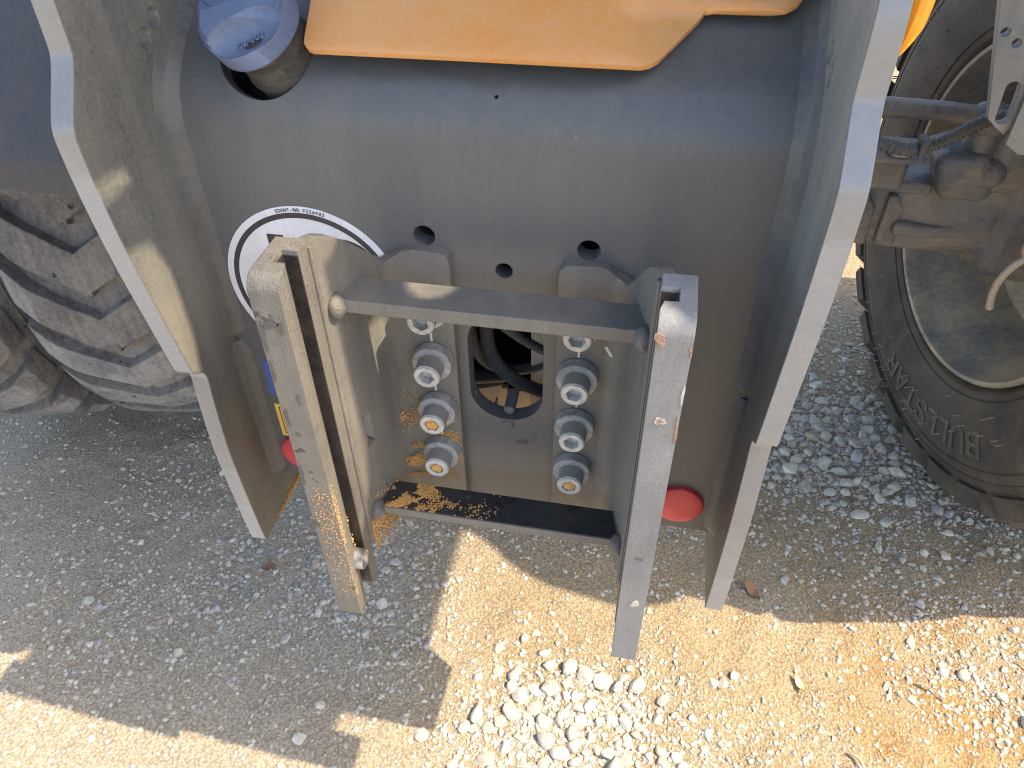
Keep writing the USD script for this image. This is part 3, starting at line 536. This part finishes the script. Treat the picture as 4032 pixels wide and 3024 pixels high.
# ================================================================ UNDER AND BEHIND
# frame box behind the front plate
def wallbox(*a): return box(*a)
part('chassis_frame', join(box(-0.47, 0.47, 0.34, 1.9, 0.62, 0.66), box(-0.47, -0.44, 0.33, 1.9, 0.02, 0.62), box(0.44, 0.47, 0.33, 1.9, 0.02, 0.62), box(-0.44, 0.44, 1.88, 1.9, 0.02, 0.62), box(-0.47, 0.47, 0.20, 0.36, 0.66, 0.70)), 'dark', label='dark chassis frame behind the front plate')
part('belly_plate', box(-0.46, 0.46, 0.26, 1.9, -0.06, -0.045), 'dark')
part('inner_bracket', join(box(0.066, 0.098, 0.185, 0.200, 0.02, 0.42)), 'pale', label='pale upright strip seen through the right of the oval opening')
part('inner_bracket', ext_y([(-0.075, 0.030), (0.000, 0.058), (-0.030, -0.025), (-0.085, -0.03)], 0.20, 0.215), 'pale', label='pale triangular tab low in the oval opening')
part('inner_bracket', join(box(-0.016, 0.006, 0.215, 0.23, -0.06, 0.034), box(0.026, 0.060, 0.215, 0.23, -0.06, 0.032)), 'pale', label='pair of small pale tabs at the bottom of the oval opening')
part('inner_bracket', box(-0.042, -0.028, 0.22, 0.23, 0.14, 0.30), 'pale')
part('inner_pipe', cyl((-0.16, 0.19, 0.055), (0.02, 0.19, 0.10), 0.016, 16), 'hose')
part('corrugated_hose', corrugated(smooth_path([(-0.035, 0.14, 0.44), (-0.014, 0.13, 0.28), (-0.006, 0.13, 0.20), (0.028, 0.135, 0.145), (0.066, 0.14, 0.118), (0.105, 0.145, 0.10), (0.22, 0.16, 0.06)], 80), 0.0135, 0.0065), 'hose')
part('corrugated_hose', corrugated(smooth_path([(-0.03, 0.12, 0.36), (0.0, 0.11, 0.315), (0.035, 0.11, 0.284), (0.060, 0.11, 0.266), (0.103, 0.11, 0.243), (0.22, 0.12, 0.20)], 80), 0.0095, 0.0055), 'hose')
part('hydraulic_hose', tube(smooth_path([(-0.12, 0.2, 0.36), (-0.05, 0.16, 0.20), (-0.02, 0.18, 0.13), (0.05, 0.19, 0.12), (0.12, 0.2, 0.2)], 50), 0.012, 14), 'hose')

# wheels ------------------------------------------------------------------
TH = math.radians(12)
TPROF = [(0.548, 0.030), (0.575, 0.004), (0.640, -0.020), (0.72, -0.030), (0.80, -0.028), (0.872, -0.012), (0.925, 0.012), (0.962, 0.040), (0.985, 0.075), (1.000, 0.14), (1.006, 0.25), (1.000, 0.36), (0.985, 0.425), (0.962, 0.46), (0.925, 0.488), (0.872, 0.512), (0.80, 0.528), (0.72, 0.530), (0.64, 0.52), (0.575, 0.496), (0.548, 0.47)]
def wheel(c, n, flip, mat, shift=0.0, text=False):
    """c: centre of the inner face; n: unit axis towards the outside; flip: which way the chevrons point."""
    c = np.asarray(c, float) + np.asarray(n)*shift; n = np.asarray(n, float); zx = np.array([0, 0, 1.0]); e = np.cross(zx, n)
    def pol(o, phi, r): return c + n*o[:, None] + r[:, None]*(np.cos(phi)[:, None]*e + np.sin(phi)[:, None]*zx)
    SQ = lambda r: 0.548 + (r - 0.548)*0.935
    body = lathe([(SQ(r), o) for r, o in TPROF], c, n, 96)
    N = 29; lugs = []
    for k in range(N):
        s0 = k*2*np.pi/N; wd = 0.168
        for half in (0, 1):
            if half == 0: poly = [(-0.004, 0.185), (0.10, 0.10), (0.262, 0.0), (0.262, wd - 0.01), (0.10, 0.10 + wd), (-0.004, 0.185 + wd)]
            else: poly = [(0.504, 0.185), (0.40, 0.10), (0.238, 0.0), (0.238, wd - 0.01), (0.40, 0.10 + wd), (0.504, 0.185 + wd)]
            if half and False: poly = [(a, b + 0.16) for a, b in poly]
            m = m3.Manifold.extrude(cs(poly), 1.0).refine_to_length(0.07) if False else m3.Manifold.extrude(cs(poly), 1.0)
            t = tm(m); t = t.subdivide().subdivide() ; vv = t.vertices
            ctr = np.mean(poly, axis=0); h = vv[:, 2]
            o = vv[:, 0] + (ctr[0] - vv[:, 0])*0.0*h; s = vv[:, 1] + (np.interp(vv[:, 0], [p[0] for p in sorted(poly[:3])], [p[1] for p in sorted(poly[:3])]) + wd/2 - vv[:, 1])*0.16*h
            o = o + np.where(np.abs(o - 0.25) > 0.2, -np.sign(o - 0.25)*0.010*h, 0)
            d = np.abs(o - 0.25)/0.238
            r_base = 0.958 - 0.03*d; r_top = 1.040 - 0.006*d**2 - 0.030*np.clip((d - 0.72)/0.28, 0, 1)**2
            r = r_base + (r_top - r_base)*h
            t.vertices = pol(o, (s*flip)/1.05 + s0, SQ(r)); t.fix_normals(); lugs.append(t)
    w = part('tyre', join(body, *lugs), mat, smooth=24, label='worn chevron tyre on the left behind the side plate' if c[0] < 0 else 'muddy inner tyre on the right, seen from its inner side')
    part('rim', lathe([(0.549, 0.028), (0.552, 0.006), (0.545, -0.004), (0.534, 0.000), (0.528, 0.016), (0.522, 0.05), (0.505, 0.09), (0.470, 0.15), (0.452, 0.24), (0.430, 0.30), (0.36, 0.335), (0.22, 0.345), (0.0, 0.345)], c, n, 96), 'rim', w)
    # hair-thin rubber whiskers on the sidewall
    r = np.random.default_rng(11); ws = []
    for _ in range(110):
        phi, rad = r.uniform(0, 2*np.pi), r.uniform(0.60, 0.95); o = np.interp(rad, [a for a, b in TPROF[:8]], [b for a, b in TPROF[:8]])
        p = pol(np.array([o]), np.array([phi]), np.array([SQ(rad)]))[0]; q = p - n*0.019 + np.array([-0.004, -.004, r.normal(0, .002)]); ws.append(cyl(p, q, 0.0022, 5))
    part('whisker', join(*ws), 'whisker', w, kind='stuff')
    for rad, hh in ((0.60, 0.003), (0.885, 0.004), (0.845, 0.003)):
        o = np.interp(rad, [a for a, b in TPROF[:8]], [b for a, b in TPROF[:8]]); ph = np.linspace(0, 2*np.pi, 120); part('sidewall_ridge', tube(pol(np.full(120, o), ph, np.full(120, SQ(rad))), hh, 6), mat, w)
    if text:
        for txt, hgt, r0, pc in (('BULLSTAR', 0.085, 0.700, math.radians(-103)),):
            t = meshkit.text_mesh(txt, hgt, 0.0022, True); vv = np.array(t.vertices); wd = vv[:, 0].max(); t = t.subdivide_to_size(0.02); vv = np.array(t.vertices)
            rad = r0 + vv[:, 1]; phi = pc + (vv[:, 0] - wd/2)/(r0 + 0.04)*1.15*(1)
            # read from the inner side (looking along +n): angles grow the other way round
            o = np.interp(rad, [a for a, b in TPROF[:8]], [b for a, b in TPROF[:8]]) - 0.0015 - vv[:, 2]
            ee = e
            t.vertices = c + n*o[:, None] + rad[:, None]*(np.cos(phi)[:, None]*ee + np.sin(phi)[:, None]*zx) if True else 0
            t.fix_normals(); part('lettering', t, 'letter', w, smooth=False)
    return w
nR = np.array([math.cos(TH), math.sin(TH), 0]); nL = -nR
wc = np.array([1.36, 1.41, -0.065])
wheel(wc, nR, 1, 'rubber', 0.0, True)
wheel(wc, nR, 1, 'rubber', 0.60)
wlc = np.array([-1.22, 1.52, -0.065])
wheel(wlc, nL, 1, 'rubber_l', 0.0)
wheel(wlc, nL, 1, 'rubber_l', 0.60)

# axle ------------------------------------------------------------------
def hull_of(*ms): return m3.Manifold.batch_hull(list(ms))
def rb(x0, x1, y0, y1, z0, z1, r=0.03):
    s = m3.Manifold.sphere(r, 16); return m3.Manifold.batch_hull([s.translate([a, b, c_]) for a in (x0 + r, x1 - r) for b in (y0 + r, y1 - r) for c_ in (z0 + r, z1 - r)])
ax_m = rb(-0.9, 1.02, 1.27, 1.52, -0.125, 0.095, 0.035) + hull_of(rb(0.98, 1.08, 1.26, 1.53, -0.13, 0.10, .03), rb(1.22, 1.42, 1.22, 1.58, -0.12, 0.20, .06)) + hull_of(rb(1.30, 1.40, 1.2, 1.6, -0.18, 0.22, .06), rb(1.52, 1.60, 1.2, 1.62, -0.2, 0.25, .06))
for xr in (0.90, 0.985): ax_m = ax_m + hull_of(rb(xr, xr + 0.03, 1.245, 1.30, -0.11, 0.06, .01), rb(xr + 0.03, xr + 0.06, 1.25, 1.30, -0.12, 0.02, .01))
ax_m = ax_m + rb(1.02, 1.28, 1.225, 1.32, -0.06, -0.015, .015) + rb(0.6, 1.10, 1.24, 1.5, 0.07, 0.11, .015)
at = tm(ax_m.refine_to_length(0.045)); nv = at.vertices; at.vertices = nv + (meshkit.fbm(nv*9, 3) - .5)[:, None]*0.022
AXL = part('axle', at, 'axle', label='muddy cast steering axle between the wheels', smooth=50)
AB = part('axle_bracket', tm(hull_of(rb(0.80, 0.98, 1.13, 1.28, 0.215, 0.235, .009), rb(0.9, 1.02, 1.14, 1.28, 0.215, 0.235, .009)) + rb(0.80, 1.0, 1.2, 1.3, 0.10, 0.22, .02)), 'axle')
part('axle_bolt', join(tm(ext_z(hexa(0.026) + [0.945, 1.165], 0.243, 0.268)), cyl((0.945, 1.165, 0.235), (0.945, 1.165, 0.243), 0.034, 28)), 'hanger', AB)
part('tie_rod', join(cyl((0.45, 1.22, 0.352), (1.06, 1.22, 0.338), 0.027, 24), cyl((1.05, 1.22, 0.338), (1.16, 1.22, 0.322), 0.027, 24, r2=0.034), blob((1.165, 1.22, 0.325), 0.055, 0.05, 0.048, 2, 0.05), cyl((1.165, 1.22, 0.30), (1.17, 1.24, 0.19), 0.036, 24, r2=0.05)), 'axle', label='steering tie rod with ball joint')
part('steering_knuckle', tm(rb(1.10, 1.26, 1.17, 1.42, 0.13, 0.215, .04) + rb(1.20, 1.36, 1.2, 1.45, 0.10, 0.30, .05) + hull_of(rb(1.06, 1.2, 1.16, 1.3, 0.17, 0.24, .03), rb(1.1, 1.25, 1.2, 1.34, 0.08, 0.15, .03))), 'axle', smooth=50)
part('wrapped_hose', corrugated(smooth_path([(0.45, 1.08, 0.27), (0.70, 1.09, 0.285), (0.87, 1.10, 0.288), (0.944, 1.09, 0.279), (1.018, 1.09, 0.303), (1.062, 1.07, 0.350), (1.095, 1.04, 0.392), (1.15, 0.98, 0.43), (1.25, 0.96, 0.45)], 120), 0.0165, 0.016), 'hose', label='spiral wrapped hose along the tie rod')
part('hose_clip', tm(rb(0.965, 0.987, 1.062, 1.112, 0.268, 0.318, .006)), 'hose')
hp = [(0.80, 1.02), (0.965, 0.705), (1.036, 0.446), (1.058, 0.428), (1.082, 0.412), (1.098, 0.44), (1.10, 1.02)]
hg = ext_y(cs(hp) - cs(circ(1.000, 0.640, 0.0105, 24), circ(1.031, 0.618, 0.0105, 24), circ(0.995, 0.735, 0.010, 24), np.vstack([circ(1.062, 0.520, 0.016, 24)[0:13], circ(1.066, 0.452, 0.016, 24)[12:25]])), 0.90, 0.925)
hh = ext_y([(1.088, 1.02), (1.090, 0.395), (1.125, 0.372), (1.30, 0.36), (1.32, 1.02)], 0.885, 0.902)
part('hanger_plate', hg + hh, 'hanger', label='dusty grey hanger plate with round holes and a slot')
part('brake_cable', join(tube(smooth_path([(1.36, 1.02, 0.06), (1.315, 1.0, 0.035), (1.287, 1.0, -0.005), (1.272, 1.0, -0.06), (1.281, 1.0, -0.135)], 40), 0.0105, 10), blob((1.315, 1.0, 0.06), 0.024, 0.022, 0.03, 4, 0.05), blob((1.281, 1.0, -0.136), 0.012, 0.012, 0.012, 4, 0.02, 2)), 'cable', label='mud coloured cable with a rounded end fitting')

# left mudguard -----------------------------------------------------------
wcY, wcZ, RM = 1.30, -0.04, 1.19
sh = m3.Manifold.extrude(cs(rrect(-2.3, -0.60, 0.0, 1.6, 0.13, 14)), 0.022).refine_to_length(0.07); t = tm(sh); vv = t.vertices.copy()
a0 = math.asin((0.435 - wcZ)/RM); ang = a0 + vv[:, 1]/RM; rr = RM + 0.022 - vv[:, 2] - 0.10*np.clip((vv[:, 0] + 0.86)/0.26, 0, 1)**2 - 0.02*np.clip(0.06 - vv[:, 1], 0, .06)/.06
t.vertices = np.c_[vv[:, 0], wcY - rr*np.cos(ang), wcZ + rr*np.sin(ang)]; t.fix_normals()
part('mudguard', t, 'fender', label='smooth dark mudguard over the left tyre', smooth=60)
# added unseen plate, no real mudguard: its outline is shaped to shade the ground
gl = [(-0.268, 0.664), (-0.153, 0.621), (-0.015, 0.523), (0.109, 0.469), (0.272, 0.443), (0.382, 0.433), (0.489, 0.474), (0.55, 0.513), (0.627, 0.509), (0.811, 0.51), (1.038, 0.537), (1.343, 0.608), (1.68, 0.721)]
xm = 2.05; k_ = SUN[2]/SUN[0]
pg = [(y + SUN[1]/SUN[0]*(xm - x), -GZ + (xm - x)*k_) for x, y in gl]; pg += [(2.6, pg[-1][1]), (2.6, pg[0][1])]
part('mudguard', ext_x(pg, xm - 0.02, xm), 'fender', label='added unseen plate shaping the ground shade at the right')
part('marker_strip', tube(smooth_path([(0.532, -0.075, 0.885), (0.537, -0.083, 0.91), (0.541, -0.082, 0.94), (0.543, -0.07, 0.98), (0.543, -0.05, 1.03)], 24), np.interp(np.linspace(0, 1, 24), [0, .25, 1], [0.003, 0.011, 0.015]), 10), 'marker', label='bright orange edge showing behind the right side plate')
part('grey_tab', box(0.585, 0.625, 0.19, 0.20, 0.84, 0.95), 'hanger')

# unseen slab for the machine house, outline and holes shaped to cast the shade
hz = 1.95
hs = (hz - 1.60)/k_                                               # the outline is laid out for 1.60 and moved along the sun to its height
edge = [(-2.0, -0.22), (-0.6, -0.24), (0.16, -0.25), (0.205, -0.235), (0.215, -0.118), (0.245, -0.112), (0.252, -0.235), (0.285, -0.235), (0.31, -0.128), (0.36, -0.108), (0.47, -0.116), (0.60, -0.152), (0.93, -0.155), (1.00, -0.172), (1.10, -0.214), (1.18, -0.222), (1.60, -0.215), (1.612, -0.09), (1.73, -0.082), (1.785, -0.055), (1.808, 0.0), (1.812, 0.2), (1.812, 1.15), (-0.7, 1.15), (-0.7, -0.2)][2:]
kb = SUN[1]/SUN[0]
# each stretch of the outline shades something at its own height: the plate and web (x < 1.05), the ground (x > 1.15)
edge = [(x + hs, y + kb*((hz - 0.42)/k_ if x < 1.05 else (hz + GZ)/k_)*(0 if y > 1.0 else 1)) for x, y in [(-0.7, -0.25)] + edge[:-1]]
def hcirc(x, y, r): return circ(x, y, r, 32)
spot = (-0.040 + (hz - 0.5115)/k_, -0.080 + kb*(hz - 0.5115)/k_)
house = ext_z(cs(edge) - cs(circ(*spot, 0.047, 40), hcirc(-0.383 + (hz + GZ)/k_, 0.472 + kb*(hz + GZ)/k_, 0.030), hcirc(-1.489 + (hz + GZ)/k_, -0.077 + kb*(hz + GZ)/k_, 0.028)), hz, hz + 0.02)
part('upper_structure', house, 'house', label='unseen slab shaped to cast the shade of the machine house')

# ================================================================ SMALL THINGS ON THE GROUND
def leaf(x, y, l, w, ang, seed, mat, label):
    r = np.random.default_rng(seed); n = 9; u = np.linspace(0, 1, n); vs, fs = [], []
    for i, a in enumerate(u):
        hw = w*math.sin(math.pi*min(max(a, .02), .98))**0.8
        for j, b in enumerate((-1, -.5, 0, .5, 1)): vs.append((a*l - l/2, b*hw, 0.25*w*abs(b)**1.4 + 0.12*l*math.sin(a*5 + seed) + r.normal(0, .04)*w))
    for i in range(n - 1):
        for j in range(4): k = i*5 + j; fs += [(k, k + 5, k + 1), (k + 1, k + 5, k + 6)]
    vs = np.array(vs); c_, s_ = math.cos(ang), math.sin(ang); q = np.c_[vs[:, 0]*c_ - vs[:, 1]*s_ + x, vs[:, 0]*s_ + vs[:, 1]*c_ + y, vs[:, 2] + gh(x, y)[0] - GZ + 0.014]
    nn = len(q); q2 = q - [0, 0, 0.0015]; fs = np.array(fs); put('leaf', (np.vstack([q, q2]), np.vstack([fs[:, ::-1], fs + nn])), mat, label=label, cat='leaf', smooth=40)
leaf(0.768, 0.571, 0.085, 0.018, -0.9, 1, 'leaf', 'curled brown leaf lying in the shade just right of the right side plate tip')
leaf(0.905, 0.262, 0.055, 0.011, -1.1, 2, 'leaf2', 'small yellow leaf on sunlit sand at the lower right')
leaf(-0.90, 0.36, 0.05, 0.016, 0.4, 3, 'leaf', 'dark crumpled leaf on shaded gravel at the left')
def twig(pts, r, label):
    p = np.array([(x, y, gh(x, y)[0] - GZ + 0.010 + h) for x, y, h in pts]); pp = smooth_path(p, 20); put('twig', tube(pp, np.linspace(r, r*.55, 20)*(1 + .15*np.sin(np.arange(20)*2.1)), 6), 'twig', label=label, cat='twig')
twig([(1.26, 0.33, 0), (1.30, 0.31, .004), (1.335, 0.285, 0)], 0.0035, 'short pale twig on orange sand beside the bigger stones at the right')
twig([(1.03, 0.07, 0), (1.06, 0.03, .006), (1.055, -0.02, .003), (1.09, -0.08, 0)], 0.0045, 'thin bent twig at the bottom edge of the picture on sand')
twig([(1.58, 0.46, 0), (1.62, 0.43, .004), (1.65, 0.40, 0)], 0.0035, 'straight thin twig near the right edge of the picture')
